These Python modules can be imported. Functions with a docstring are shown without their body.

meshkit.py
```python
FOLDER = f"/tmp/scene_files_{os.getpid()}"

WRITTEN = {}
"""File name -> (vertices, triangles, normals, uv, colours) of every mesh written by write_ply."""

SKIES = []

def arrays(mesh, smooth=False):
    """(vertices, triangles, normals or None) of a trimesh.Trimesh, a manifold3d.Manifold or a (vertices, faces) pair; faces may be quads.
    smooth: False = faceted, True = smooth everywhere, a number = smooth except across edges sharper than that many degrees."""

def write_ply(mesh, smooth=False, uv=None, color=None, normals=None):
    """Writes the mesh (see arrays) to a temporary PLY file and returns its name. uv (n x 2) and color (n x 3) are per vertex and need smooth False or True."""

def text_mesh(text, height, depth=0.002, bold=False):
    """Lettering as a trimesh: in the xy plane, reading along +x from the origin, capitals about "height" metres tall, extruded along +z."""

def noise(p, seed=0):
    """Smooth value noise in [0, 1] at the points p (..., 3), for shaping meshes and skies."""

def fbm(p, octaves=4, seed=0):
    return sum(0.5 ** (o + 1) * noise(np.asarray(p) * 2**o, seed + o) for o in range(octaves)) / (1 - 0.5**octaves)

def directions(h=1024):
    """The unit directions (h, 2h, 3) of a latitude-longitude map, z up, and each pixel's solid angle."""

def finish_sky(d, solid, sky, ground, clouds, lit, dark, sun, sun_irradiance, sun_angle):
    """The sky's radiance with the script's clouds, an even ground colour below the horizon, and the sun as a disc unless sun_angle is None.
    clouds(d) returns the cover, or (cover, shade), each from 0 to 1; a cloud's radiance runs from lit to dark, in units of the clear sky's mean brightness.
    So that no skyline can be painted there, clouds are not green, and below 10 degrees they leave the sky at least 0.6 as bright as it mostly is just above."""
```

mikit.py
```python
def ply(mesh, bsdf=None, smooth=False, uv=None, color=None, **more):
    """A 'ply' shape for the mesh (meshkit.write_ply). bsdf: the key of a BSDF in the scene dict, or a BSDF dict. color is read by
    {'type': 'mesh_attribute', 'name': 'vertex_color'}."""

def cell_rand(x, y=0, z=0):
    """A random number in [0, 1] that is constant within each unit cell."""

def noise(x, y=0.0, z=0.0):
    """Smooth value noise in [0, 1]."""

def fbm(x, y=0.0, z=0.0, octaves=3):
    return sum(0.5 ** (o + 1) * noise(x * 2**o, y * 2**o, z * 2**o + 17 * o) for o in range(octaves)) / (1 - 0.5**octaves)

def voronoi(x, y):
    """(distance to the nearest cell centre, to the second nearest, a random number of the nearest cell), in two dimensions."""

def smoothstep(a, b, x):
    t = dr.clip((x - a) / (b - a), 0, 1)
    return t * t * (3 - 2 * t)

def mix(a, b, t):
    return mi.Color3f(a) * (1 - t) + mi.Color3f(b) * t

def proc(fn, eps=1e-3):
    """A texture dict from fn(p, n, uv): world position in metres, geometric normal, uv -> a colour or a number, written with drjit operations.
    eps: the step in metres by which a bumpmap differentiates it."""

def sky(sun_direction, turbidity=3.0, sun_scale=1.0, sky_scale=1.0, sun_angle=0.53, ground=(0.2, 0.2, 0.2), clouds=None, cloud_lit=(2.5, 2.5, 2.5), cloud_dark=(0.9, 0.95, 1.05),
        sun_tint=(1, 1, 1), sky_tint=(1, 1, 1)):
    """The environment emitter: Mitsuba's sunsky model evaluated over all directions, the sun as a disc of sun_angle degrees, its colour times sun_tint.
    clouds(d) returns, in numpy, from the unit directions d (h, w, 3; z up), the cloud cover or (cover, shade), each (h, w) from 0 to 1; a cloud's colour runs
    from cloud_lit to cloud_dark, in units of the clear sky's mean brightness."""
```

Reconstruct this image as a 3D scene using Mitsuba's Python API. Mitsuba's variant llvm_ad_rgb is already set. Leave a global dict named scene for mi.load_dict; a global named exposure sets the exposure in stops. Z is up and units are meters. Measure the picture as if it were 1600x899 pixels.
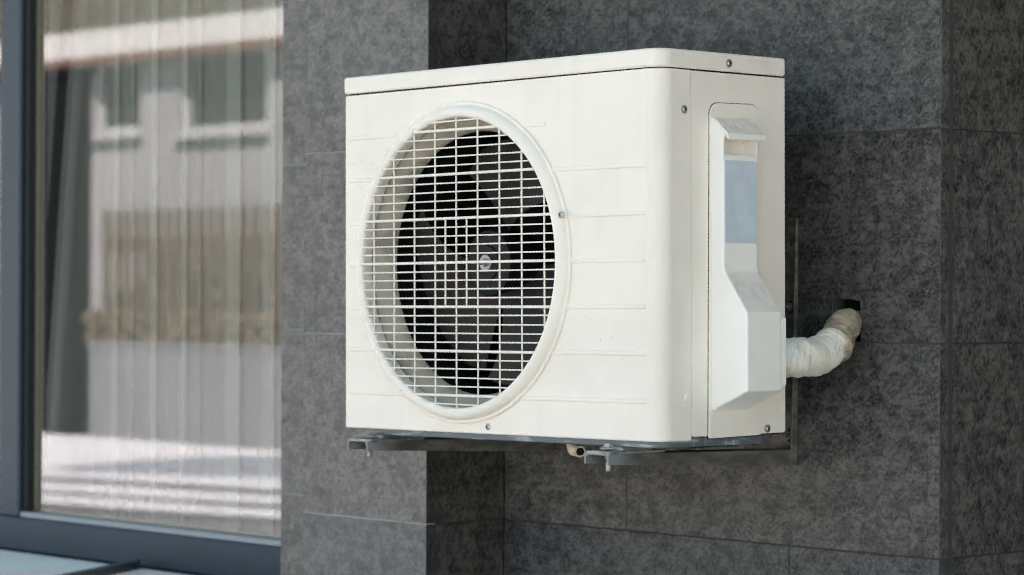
import math, random
import numpy as np, trimesh, manifold3d as m3, drjit as dr, mitsuba as mi, mikit, meshkit
from shapely.geometry import Polygon
from shapely import affinity
from mikit import proc, fbm, noise, smoothstep, mix, cell_rand, voronoi

T = mi.ScalarTransform4f
random.seed(7)
rng = np.random.default_rng(7)

# ------------------------------------------------------------------ camera, light, exposure
# metres; z = 0 is the underside of the air conditioner, the pavement lies at GZ
GZ = -1.454
CAM = np.array([2.5693, -2.6180, 0.1959])
FWD = np.array([-0.73787, 0.67494, 0.00254])
UP = np.array([-0.00139, -0.00529, 0.99998])
scene = {
    'camera': {'type': 'thinlens', 'fov': 2 * math.degrees(math.atan(800 / 4301.4)), 'fov_axis': 'x',
               'to_world': T().look_at(origin=CAM.tolist(), target=(CAM + FWD).tolist(), up=UP.tolist()),
               'aperture_radius': 0.0074, 'focus_distance': 3.72, 'near_clip': 0.05, 'far_clip': 500.0},
    'daylight': mikit.sky((0.30, 0.52, 0.80), turbidity=3, ground=(0.25, 0.24, 0.22), sky_tint=(1.215, 0.985, 0.655), sun_tint=(0.96, 0.99, 1.19)),
}
exposure = 3.55
labels = {}

# ------------------------------------------------------------------ materials
def rgb(*c): return {'type': 'rgb', 'value': list(c)}
def pr(base, rough=0.5, spec=0.5, metal=0.0, **k):
    return {'type': 'principled', 'base_color': base if isinstance(base, dict) else rgb(*base), 'roughness': rough, 'specular': spec, 'metallic': metal, **k}
def two(b): return {'type': 'twosided', 'bsdf': b}
def bump(b, fn, scale, eps=5e-4): return {'type': 'bumpmap', 'texture': proc(fn, eps), 'scale': scale, 'bsdf': b}

def f_cream(p, n, uv):
    d = fbm(p.x * 9, p.y * 9, p.z * 9, 4)
    s = fbm(p.x * 60 + p.y * 60, p.z * 6.0, 3.1, 3)                       # faint run-off streaks
    speck = smoothstep(0.90, 0.95, noise(p.x * 210, p.y * 210, p.z * 210)) * smoothstep(0.60, 0.80, fbm(p.x * 8, p.y * 8, p.z * 8 + 5, 2))
    c = mix((0.84, 0.792, 0.722), (0.805, 0.757, 0.69), smoothstep(0.35, 0.7, d))
    c = mix(c, (0.72, 0.67, 0.57), 0.14 * smoothstep(0.55, 0.8, s))
    return mix(c, (0.42, 0.36, 0.28), 0.35 * speck)
scene['cream_paint'] = two(pr(proc(f_cream), 0.5, 0.3))
def f_plastic(p, n, uv):
    dust = smoothstep(0.25, 0.8, n.z) * (0.55 + 0.45 * smoothstep(0.4, 0.65, fbm(p.x * 90, p.y * 90, p.z * 90, 3)))   # grime settled on the sloping tops
    sp = smoothstep(0.86, 0.93, noise(p.x * 420, p.y * 420, p.z * 420)) * smoothstep(0.2, 0.6, n.z)
    c = mix((0.87, 0.865, 0.835), (0.835, 0.825, 0.79), fbm(p.x * 25, p.y * 25, p.z * 25, 3))
    c = mix(c, (0.62, 0.545, 0.48), 0.65 * dust)
    return mix(c, (0.40, 0.30, 0.23), 0.4 * sp)
scene['white_plastic'] = two(pr(proc(f_plastic), 0.42, 0.4))
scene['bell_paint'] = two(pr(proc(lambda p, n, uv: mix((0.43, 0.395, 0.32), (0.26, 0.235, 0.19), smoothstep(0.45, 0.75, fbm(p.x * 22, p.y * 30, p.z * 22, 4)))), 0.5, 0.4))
scene['sticker'] = two(pr(proc(lambda p, n, uv: mix((0.58, 0.66, 0.74), (0.53, 0.605, 0.68), smoothstep(0.3, 0.7, fbm(p.y * 45, p.z * 45, 2.0, 4)))), 0.5, 0.4))
scene['dark_plastic'] = two(pr((0.011, 0.010, 0.012), 0.5, 0.25))
scene['fan_plastic'] = two(pr(proc(lambda p, n, uv: mix((0.032, 0.028, 0.028), (0.018, 0.016, 0.016), fbm(p.x * 30, p.y * 30, p.z * 30, 3))), 0.55, 0.3))
scene['void_black'] = two(pr((0.012, 0.012, 0.013), 0.8, 0.1))
def f_zinc(p, n, uv):
    v = fbm(p.x * 110, p.y * 60, p.z * 110, 4)
    return mix((0.36, 0.375, 0.38), (0.17, 0.18, 0.19), smoothstep(0.3, 0.7, v))
scene['zinc'] = two(pr(proc(f_zinc), 0.42, 0.5, 0.55))
def f_base(p, n, uv):
    v = fbm(p.x * 30, p.y * 30, p.z * 160, 4)
    return mix((0.105, 0.125, 0.145), (0.30, 0.33, 0.345), smoothstep(0.5, 0.8, v))
scene['base_paint'] = two(pr(proc(f_base), 0.5, 0.5, 0.2))
def f_olive(p, n, uv):
    v = fbm(p.x * 70, p.y * 34, p.z * 90, 4)
    r = smoothstep(0.62, 0.74, fbm(p.x * 25 + 4, p.y * 25, p.z * 25, 4))
    c = mix((0.085, 0.088, 0.076), (0.165, 0.168, 0.148), smoothstep(0.35, 0.72, v))
    c = mix(c, (0.27, 0.28, 0.28), 0.75 * smoothstep(0.035, -0.015, p.y + 0.03 * (v - 0.5)))   # the zinc is still bright at the tips
    return mix(c, (0.14, 0.085, 0.045), 0.5 * r)
scene['bracket_paint'] = two(pr(proc(f_olive), 0.5, 0.45, 0.15))
scene['screw_steel'] = two(pr((0.42, 0.44, 0.47), 0.33, 0.5, 0.85))
scene['drain_plastic'] = two(pr(proc(lambda p, n, uv: mix((0.62, 0.54, 0.40), (0.38, 0.31, 0.21), smoothstep(0.4, 0.75, fbm(p.x * 120, p.y * 120, p.z * 120, 3)))), 0.55, 0.3))

ROW, Z0 = 0.2955, 0.131
def tile_uv(p, n):
    side = dr.abs(n.x) > 0.7
    u = dr.select(side, p.y * 1.0 + p.x * 7.3, p.x + p.y * 3.7)
    row = dr.floor((p.z - Z0) / ROW)
    u = u + row * 3.17 + dr.select(p.x < -0.425, 5.3, 0.0)
    return u, p.z + row * 1.31, side
def make_tile(tint, k, dk, lt, edge=1.0):
    def f(p, n, uv):
        u, v, side = tile_uv(p, n)
        a, b = dr.select(side, 1.12, 0.9), dr.select(side, 0.80, 1.1)    # the grain runs along each slab: level on the front, upright on the returns
        w = fbm(u * 60, v * 60, 1.7, 3) - 0.5
        m = fbm(u * 62 * a + w * 2.0, v * 62 * b - w * 2.0, 0.3, 4)
        big = fbm(u * 15 * a, v * 15 * b, 4.4, 3)
        worm = 1 - dr.abs(2 * fbm(u * 112 * a + w * 3.0, v * 112 * b + w * 3.0, 6.6, 2) - 1) * 3.0      # pale squiggles in the finish
        worm = smoothstep(0.05, 0.85, worm) * (0.35 + 0.65 * smoothstep(0.32, 0.60, m))
        grit = fbm(u * 260 * a, v * 260 * b, 2.6, 2)
        streak = fbm(u * 20 * a * a, v * 190 * b * b, 3.3, 3)
        t = 0.32 + 0.85 * (m - 0.5) + 0.34 * (big - 0.5) + 0.42 * worm + 1.05 * (grit - 0.5) + 0.50 * (streak - 0.5)
        t = dr.clip(t, 0, 1)
        c = mix(dk, lt, t) * mix((0.985, 1.0, 1.025), (1.015, 1.0, 0.98), worm)
        c = c * dr.select(side, edge, 1.0)                                # sawn slab edges are darker than the finished face
        sp = smoothstep(0.93, 0.97, noise(p.x * 260 + p.y * 260, p.z * 260, 5.0))
        c = mix(c, (0.26, 0.235, 0.20), 0.30 * sp)
        return c * mi.Color3f(tint) * k
    return f
for i, (tint, k) in enumerate((((1.0, 1.0, 0.995), 1.0), ((1.02, 1.0, 0.975), 0.93), ((0.98, 1.0, 1.03), 1.07), ((0.90, 0.985, 1.09), 0.88), ((1.02, 1.0, 0.97), 0.72))):  # last two tones hold painted light: bluish low rows, shaded niche return
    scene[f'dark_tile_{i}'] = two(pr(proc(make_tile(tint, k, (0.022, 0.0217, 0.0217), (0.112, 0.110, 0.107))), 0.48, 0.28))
    scene[f'pale_tile_{i}'] = two(pr(proc(make_tile(tint, k, (0.046, 0.046, 0.047), (0.165, 0.162, 0.157), 0.32)), 0.42, 0.5))   # the paler slabs of the pilaster
scene['tile_edge'] = two(pr(proc(lambda p, n, uv: mix((0.045, 0.043, 0.041), (0.07, 0.067, 0.063), fbm(p.x * 80, p.y * 80, p.z * 12, 3))), 0.75, 0.2))
scene['grout_light'] = two(pr(proc(lambda p, n, uv: mix((0.36, 0.36, 0.355), (0.20, 0.197, 0.194), fbm(p.x * 50, p.y * 50, p.z * 50, 3))), 0.9, 0.1))
scene['grout_dark'] = two(pr((0.055, 0.054, 0.052), 0.9, 0.1))
scene['render_grey'] = two(pr(proc(lambda p, n, uv: mix((0.30, 0.29, 0.28), (0.24, 0.235, 0.23), fbm(p.x * 6, p.y * 6, p.z * 6, 4))), 0.9, 0.2))
scene['added_soffit'] = two(pr((0.46, 0.36, 0.25), 0.7, 0.3))
scene['frame_paint'] = two(pr(proc(lambda p, n, uv: mix((0.018, 0.037, 0.060), (0.016, 0.033, 0.055), fbm(p.x * 7, p.y * 7, p.z * 3, 3))), 0.42, 0.38))
scene['seal_dark'] = two(pr((0.02, 0.024, 0.028), 0.6, 0.3))
scene['seal_beige'] = two(pr((0.27, 0.25, 0.19), 0.6, 0.3))
scene['bead_grey'] = two(pr((0.28, 0.30, 0.33), 0.4, 0.5))
scene['glass'] = {'type': 'thindielectric', 'int_ior': 1.64}
scene['sill_white'] = two({'type': 'diffuse', 'reflectance': proc(lambda p, n, uv: mix((0.90, 0.87, 0.80), (0.82, 0.79, 0.73), smoothstep(0.4, 0.75, fbm(p.x * 5, p.y * 9, p.z * 5, 4))))})
scene['bar_paint'] = two(pr((0.035, 0.042, 0.052), 0.35, 0.5))
scene['room_paint'] = two(pr((0.16, 0.16, 0.16), 0.9, 0.1))
scene['sheer'] = {'type': 'blendbsdf', 'weight': 0.40,
                  'a': {'type': 'null'}, 'b': two({'type': 'diffuse', 'reflectance': rgb(0.40, 0.425, 0.375)})}
scene['drape_grey'] = two(pr((0.19, 0.195, 0.195), 0.9, 0.1))
scene['gap_navy'] = two(pr((0.02, 0.03, 0.05), 0.9, 0.1))
def f_tape(p, n, uv):
    s = p.y * 150 + (p.z * 40 - p.x * 30)
    c = mix((0.80, 0.78, 0.70), (0.66, 0.62, 0.52), smoothstep(0.35, 0.65, fbm(s, p.z * 16, p.x * 10, 3)))
    blue = smoothstep(0.5, 0.75, noise(p.y * 45 + 2, p.z * 45, 7.0)) * smoothstep(0.30, 0.20, p.y)
    c = mix(c, (0.52, 0.58, 0.62), 0.6 * blue)
    c = mix(c, (0.45, 0.42, 0.36), 0.55 * smoothstep(0.60, 0.72, fbm(s * 1.6, p.z * 9, p.x * 5, 3)))   # grime in the creases
    brown = smoothstep(0.286, 0.302, p.y + 0.012 * (noise(p.z * 90, p.x * 90) - 0.5)) * (0.72 + 0.28 * fbm(s * 0.8, p.z * 60, 3.0, 3))
    br = mix((0.13, 0.088, 0.05), (0.34, 0.265, 0.18), smoothstep(0.35, 0.68, fbm(p.x * 70 + p.z * 190, p.y * 60, p.z * 30, 3)))
    c = mix(c, br, 0.95 * brown)
    crease = smoothstep(0.74, 0.84, noise(p.y * 430 + p.z * 90 + 30 * noise(p.z * 20, p.x * 20), p.z * 25, p.x * 12))
    return mix(c, (0.25, 0.22, 0.19), 0.55 * crease)
scene['wrap_tape'] = two(pr(proc(f_tape), 0.42, 0.45))
scene['web'] = two({'type': 'diffuse', 'reflectance': rgb(0.42, 0.41, 0.40)})
# far side of the street
scene['paving_pale'] = two(pr(proc(lambda p, n, uv: mix((0.585, 0.60, 0.65), (0.475, 0.49, 0.54), fbm(p.x * 1.5, p.y * 3, 0.0, 4))), 0.8, 0.2))
scene['ground_shade'] = two(pr(proc(lambda p, n, uv: mix((0.085, 0.088, 0.095), (0.055, 0.056, 0.060), fbm(p.x * 2, p.y * 5, 0.0, 4))), 0.85, 0.2))  # dark tone of the painted shadow bands
scene['ground_shade_blue'] = two(pr((0.205, 0.225, 0.27), 0.85, 0.2))  # bluish tone of the painted ground shadow
scene['paving_grey'] = two(pr((0.17, 0.175, 0.18), 0.85, 0.2))
scene['ground_grey'] = two(pr(proc(lambda p, n, uv: mix((0.34, 0.33, 0.32), (0.26, 0.255, 0.25), fbm(p.x * 0.8, p.y * 0.8, 0.0, 4))), 0.85, 0.2))
scene['house_wall'] = two(pr(proc(lambda p, n, uv: mix((0.47, 0.475, 0.50), (0.40, 0.405, 0.425), fbm(p.x * 1.2, p.z * 2.2, 0.0, 4))), 0.9, 0.1))
scene['house_white'] = two(pr((0.86, 0.86, 0.87), 0.7, 0.2))
scene['house_frame'] = two(pr((0.55, 0.56, 0.60), 0.7, 0.2))
scene['house_wood'] = two(pr((0.26, 0.165, 0.13), 0.7, 0.2))
scene['house_glass'] = two(pr((0.035, 0.04, 0.035), 0.15, 0.5))
scene['house_roof'] = two(pr(proc(lambda p, n, uv: mix((0.13, 0.125, 0.10), (0.08, 0.078, 0.065), fbm(p.x * 2, p.y * 6, p.z * 6, 3))), 0.9, 0.1))
scene['fence_wood'] = two(pr(proc(lambda p, n, uv: mix((0.20, 0.15, 0.11), (0.12, 0.09, 0.07), fbm(p.x * 9, p.z * 1.5, 0.0, 3))), 0.85, 0.1))
scene['garden_wall'] = two(pr(proc(lambda p, n, uv: mix((0.31, 0.315, 0.345), (0.26, 0.265, 0.295), fbm(p.x * 2, p.z * 3, 0.0, 4))), 0.9, 0.1))
scene['pillar_grey'] = two(pr((0.016, 0.018, 0.019), 0.8, 0.1))
scene['leaf_olive'] = two(pr((0.13, 0.125, 0.065), 0.7, 0.2))
scene['leaf_green'] = two(pr((0.07, 0.12, 0.03), 0.6, 0.2))
scene['leaf_dry'] = two(pr((0.30, 0.235, 0.165), 0.8, 0.1))

# ------------------------------------------------------------------ helpers
def key_for(name, parent=None):
    base = f'{parent}__{name}' if parent else name
    k, i = base, 0
    while k in used:
        i += 1
        k = f'{base}_{i:03d}'
    used.add(k)
    return k
used = set()
def thing(name, label, cat, group=None):
    k = key_for(name)
    labels[k] = {'label': label, 'category': cat}
    if group: labels[k]['group'] = group
    return k
def add(name, mesh, mat, parent=None, smooth=30, label=None, cat=None, kind=None, group=None):
    k = key_for(name, parent)
    scene[k] = mikit.ply(mesh, mat, smooth=smooth)
    d = {}
    if label: d['label'] = label
    if cat: d['category'] = cat
    if kind: d['kind'] = kind
    if group: d['group'] = group
    if d: labels[k] = d
    return k
def cat(*ms): return trimesh.util.concatenate([m for x in ms for m in (x if isinstance(x, (list, tuple)) else [x])])
def box(x0, x1, y0, y1, z0, z1, b=0.0):
    if b <= 0:
        m = trimesh.creation.box(extents=(x1 - x0, y1 - y0, z1 - z0))
        m.apply_translation(((x0 + x1) / 2, (y0 + y1) / 2, (z0 + z1) / 2))
        return m
    pts = []                                                             # chamfered box = hull of three inset boxes
    for (i, j, k) in ((0, b, b), (b, 0, b), (b, b, 0)):
        for x in (x0 + i, x1 - i):
            for y in (y0 + j, y1 - j):
                for z in (z0 + k, z1 - k): pts.append((x, y, z))
    return trimesh.convex.convex_hull(np.array(pts))
def fillet(pts, rs, n=6):
    """A closed polygon with each corner rounded by its own radius."""
    P = np.array(pts, float); out = []
    N = len(P)
    rs = [rs] * N if np.isscalar(rs) else rs
    for i in range(N):
        a, b, c = P[i - 1], P[i], P[(i + 1) % N]
        r = rs[i]
        u, v = (a - b) / np.linalg.norm(a - b), (c - b) / np.linalg.norm(c - b)
        ang = math.acos(np.clip(u @ v, -1, 1))
        if r <= 0 or ang > math.pi - 1e-3: out.append(b); continue
        d = r / math.tan(ang / 2)
        mid = (u + v) / np.linalg.norm(u + v)
        o = b + mid * r / math.sin(ang / 2)
        p0, p1 = b + u * d, b + v * d
        t0 = math.atan2(*(p0 - o)[::-1]); t1 = math.atan2(*(p1 - o)[::-1])
        dt = (t1 - t0 + math.pi) % (2 * math.pi) - math.pi
        for k in range(n + 1):
            t = t0 + dt * k / n
            out.append(o + r * np.array([math.cos(t), math.sin(t)]))
    return np.array(out)
def rprism(pts, depth, r=0.002, k=3):
    """Prism over the polygon, z from 0 to depth, both rims rounded by r."""
    P = np.array(pts, float)
    area = 0.5 * np.sum(P[:, 0] * np.roll(P[:, 1], -1) - np.roll(P[:, 0], -1) * P[:, 1])
    if area < 0: P = P[::-1]
    e = np.roll(P, -1, 0) - P
    e /= np.linalg.norm(e, axis=1, keepdims=True) + 1e-12
    nrm = np.c_[-e[:, 1], e[:, 0]]
    a, b = np.roll(nrm, 1, 0), nrm
    m = (a + b) / np.maximum(1 + (a * b).sum(1, keepdims=True), 0.35)
    rings = []
    if r > 0:
        for t in np.linspace(0, math.pi / 2, k + 1): rings.append((r * (1 - math.sin(t)), r * (1 - math.cos(t))))
        rings += [(i, depth - z) for i, z in rings[::-1]]
    else: rings = [(0, 0), (0, depth)]
    V, F, N = [], [], len(P)
    for i, z in rings: V.append(np.c_[P + m * i, np.full(N, z)])
    for s in range(len(rings) - 1):
        i = np.arange(N); j = (i + 1) % N
        F += [np.c_[s * N + i, s * N + j, (s + 1) * N + j], np.c_[s * N + i, (s + 1) * N + j, (s + 1) * N + i]]
    v2, f2 = trimesh.creation.triangulate_polygon(Polygon(V[0][:, :2]), engine='earcut')
    base = sum(len(x) for x in V)
    V.append(np.c_[v2, np.zeros(len(v2))]); V.append(np.c_[v2, np.full(len(v2), depth)])
    n2 = np.cross(np.r_[v2[f2[0, 1]] - v2[f2[0, 0]], 0], np.r_[v2[f2[0, 2]] - v2[f2[0, 0]], 0])[2]
    up = f2 if n2 > 0 else f2[:, ::-1]
    F += [base + up[:, ::-1], base + len(v2) + up]
    mesh = trimesh.Trimesh(np.vstack(V), np.vstack(F), process=False)
    mesh.merge_vertices(digits_vertex=7)
    return mesh
def axes(mesh, a, b, c, o=(0, 0, 0)):
    """Places the mesh's x, y, z axes along the directions a, b, c from o."""
    M = np.eye(4); M[:3, 0], M[:3, 1], M[:3, 2], M[:3, 3] = a, b, c, o
    mesh = mesh.copy()
    v = mesh.vertices @ M[:3, :3].T + M[:3, 3]
    f = mesh.faces if np.linalg.det(M[:3, :3]) > 0 else mesh.faces[:, ::-1]
    return trimesh.Trimesh(v, f, process=False)
X, Y, Z = np.eye(3)
def lathe(prof, n=64, a=X, b=Z, c=-Y, o=(0, 0, 0)):
    """prof: (radius, height along c) from bottom to top."""
    prof = np.array(prof, float); t = np.arange(n) * 2 * np.pi / n
    V = np.vstack([np.c_[r * np.cos(t), r * np.sin(t), np.full(n, h)] for r, h in prof]); F = []
    for s in range(len(prof) - 1):
        i = np.arange(n); j = (i + 1) % n
        F += [np.c_[s * n + i, s * n + j, (s + 1) * n + j], np.c_[s * n + i, (s + 1) * n + j, (s + 1) * n + i]]
    m = trimesh.Trimesh(V, np.vstack(F), process=False)
    m.merge_vertices(digits_vertex=7)
    m.update_faces(m.nondegenerate_faces())
    return axes(m, a, b, c, o)
def tube(path, rad, n=14, cap=True):
    p = np.array(path, float); t = np.gradient(p, axis=0); t /= np.linalg.norm(t, axis=1, keepdims=True)
    rad = np.broadcast_to(rad, (len(p),))
    a = np.cross(t[0], [0.13, 0.21, 0.97] if abs(t[0][2]) < 0.9 else [1, 0, 0]); a /= np.linalg.norm(a)
    V, F = [], []
    th = np.arange(n) * 2 * np.pi / n
    for i in range(len(p)):
        a = a - t[i] * (a @ t[i]); a /= np.linalg.norm(a); b = np.cross(t[i], a)
        V.append(p[i] + rad[i] * (np.cos(th)[:, None] * a + np.sin(th)[:, None] * b))
    for s in range(len(p) - 1):
        i = np.arange(n); j = (i + 1) % n
        F += [np.c_[s * n + i, s * n + j, (s + 1) * n + j], np.c_[s * n + i, (s + 1) * n + j, (s + 1) * n + i]]
    V = np.vstack(V)
    if cap:
        c0, c1 = len(V), len(V) + 1; V = np.vstack([V, p[:1], p[-1:]])
        i = np.arange(n); j = (i + 1) % n; L = (len(p) - 1) * n
        F += [np.c_[j, i, np.full(n, c0)], np.c_[L + i, L + j, np.full(n, c1)]]
    return trimesh.Trimesh(V, np.vstack(F), process=False)
def mani(m): return m3.Manifold(m3.Mesh(np.asarray(m.vertices, np.float32), np.asarray(m.faces, np.uint32)))
def unmani(m):
    q = m.to_mesh(); return trimesh.Trimesh(q.vert_properties[:, :3].astype(float), q.tri_verts, process=False)
def hexa(r, h): return rprism(fillet([(r * math.cos(i * math.pi / 3), r * math.sin(i * math.pi / 3)) for i in range(6)], 0), h, r * 0.09, 2)

# ------------------------------------------------------------------ the building
bld = thing('building', 'dark stone clad building wall with a pilaster and a blue grey framed window at left', 'building')
YW, YB, YP, XR = 0.36, 0.193, 0.43, 0.1828         # main wall, pilaster front, wall beside the window, outer corner at right
XN, XL, XP = -0.700, -1.012, -1.379                # pilaster right and left edge, edge of the wall beside the window
TT = 0.019                                          # slab thickness
TOP = 4.6
core = [box(XN - TT - 0.012, XR - TT - 0.012, YW + TT + 0.010, 5.0, GZ, TOP),
        box(XL - 0.02, XN - TT - 0.014, YB + TT + 0.010, 5.0, GZ, TOP),
        box(XP + 0.03, XL - 0.021, YP + TT + 0.012, 5.0, GZ, TOP)]
core += [box(-5.2, XP + 0.03, 0.60, 0.80, GZ, -0.36), box(-5.2, XP + 0.03, 0.60, 0.80, 1.05, TOP), box(-5.2, -4.05, 0.60, 0.80, -0.36, 1.05)]
core += [box(-5.4, -5.2, 0.60, 5.0, GZ, TOP), box(-5.2, XP + 0.03, 4.0, 5.0, GZ, TOP), box(-5.2, XP + 0.03, 0.80, 4.0, 2.0, TOP), box(-5.2, XP + 0.03, 0.80, 4.0, GZ, -1.2)]
core += [box(XR - TT - 0.012, 6.0, 1.32, 5.0, GZ, TOP)]
add('core', cat(core), 'render_grey', bld, False)
add('added_canopy', box(-1.45, 6.0, -0.30, 1.3, 1.55, 1.75), 'added_soffit', bld, False)  # unseen overhang, added to hold back sky and bounce warm light on the unit
room = [box(-5.19, XP + 0.02, 3.97, 3.99, -1.19, 1.99), box(-5.19, -5.17, 0.81, 3.97, -1.19, 1.99), box(XP - 0.002, XP + 0.02, 0.81, 3.97, -1.19, 1.99), box(-5.17, XP - 0.003, 0.81, 3.96, 1.97, 1.99), box(-5.17, XP - 0.003, 0.81, 3.96, -1.19, -1.17)]
add('room_lining', cat(room), 'room_paint', bld, False)

def slab(poly_xz, y, mat, proud=0.0, facing='y', x=None):
    """One stone slab: outline in (along, z), its face on the plane y (or x), its thickness behind."""
    m = rprism(poly_xz, TT, 0.0008, 1)
    if facing == 'y': m = axes(m, X, Z, Y, (0, y - proud, 0))
    else: m = axes(m, Y, Z, -X, (x + proud, 0, 0))
    return add('tile', m, mat, bld, False)
def rect(a0, a1, b0, b1): return np.array([(a0, b0), (a1, b0), (a1, b1), (a0, b1)], float)
g = 0.0008
rows = range(-5, 5)
def zr(r): return Z0 + r * ROW, Z0 + (r + 1) * ROW
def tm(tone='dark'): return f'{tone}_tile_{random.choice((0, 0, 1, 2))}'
for r in rows:
    z0, z1 = zr(r)
    # main wall, running bond against the outer corner
    cuts = {0: [XN, -0.120, XR], 1: [XN, -0.4262, XR], -1: [XN, -0.4238, XR], -2: [XN, -0.0911, XR]}.get(r, [XN, -0.425 if r % 2 else -0.11, XR])
    for a, b in zip(cuts[:-1], cuts[1:]):
        P = rect(a + (g if a != XN else -0.0022), b - (g if b != XR else 0), z0 + g, z1 - g)
        if r == 0 and b == XR:                                   # the slab with the pipe hole cut out of its lower edge
            h0, h1, hz = -0.0115, 0.0405, 0.1925
            P = np.array([(a + g, z0 + g), (h0, z0 + g), (h0 + 0.001, hz - 0.006), (h0 + 0.010, hz - 0.003), (h0 + 0.016, hz), (h1 - 0.012, hz - 0.002), (h1 - 0.001, hz - 0.004), (h1, z0 + g), (b, z0 + g), (b, z1 - g), (a + g, z1 - g)])
        slab(P, YW, 'dark_tile_3' if r < -1 else tm(), rng.uniform(0, 0.0006))  # lower rows: the cool light down there is put into the slab colour
    # return of the outer corner, deeper towards the back
    for a, b in ((YW + TT + 0.0012, 0.86), (0.86, 1.318)):
        slab(rect(a + g, b - g, z0 + g, z1 - g), 0, tm(), rng.uniform(0, 0.0005), 'x', XR - 0.0026)
    # pilaster front and its right return
    slab(rect(XL, XN, z0 + g * 1.5, z1 - g * 1.5), YB, 'pale_tile_3' if r < -1 else tm('pale'), rng.uniform(0, 0.0006))  # same cool light painted into the low pilaster slabs
    slab(rect(YB + TT + 0.0016, YW - 0.001, z0 + g, z1 - g), 0, 'dark_tile_4', 0, 'x', XN - 0.0024)  # darker tone paints in the shade of the niche
    # wall beside the window and its reveal
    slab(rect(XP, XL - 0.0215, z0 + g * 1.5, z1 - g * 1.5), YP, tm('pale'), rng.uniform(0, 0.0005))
    for (xa, xb) in ((XR + 0.0, 0.78), (0.78, 1.38), (1.38, 1.98)):   # the recessed wall beyond the outer corner
        slab(rect(xa + g, xb - g, z0 + g, z1 - g), 1.30, tm(), rng.uniform(0, 0.0005))
ZB, ZT = Z0 - 5 * ROW, Z0 + 5 * ROW
add('grout', cat(box(XL + 0.001, XN - 0.0012, YB + 0.0004, YB + TT - 0.001, ZB, ZT), box(XP + 0.001, XL - 0.0215, YP + 0.0004, YP + TT - 0.001, ZB, ZT)), 'grout_light', bld, False)
holez = (Z0 + 0.0009, 0.1925)
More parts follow.
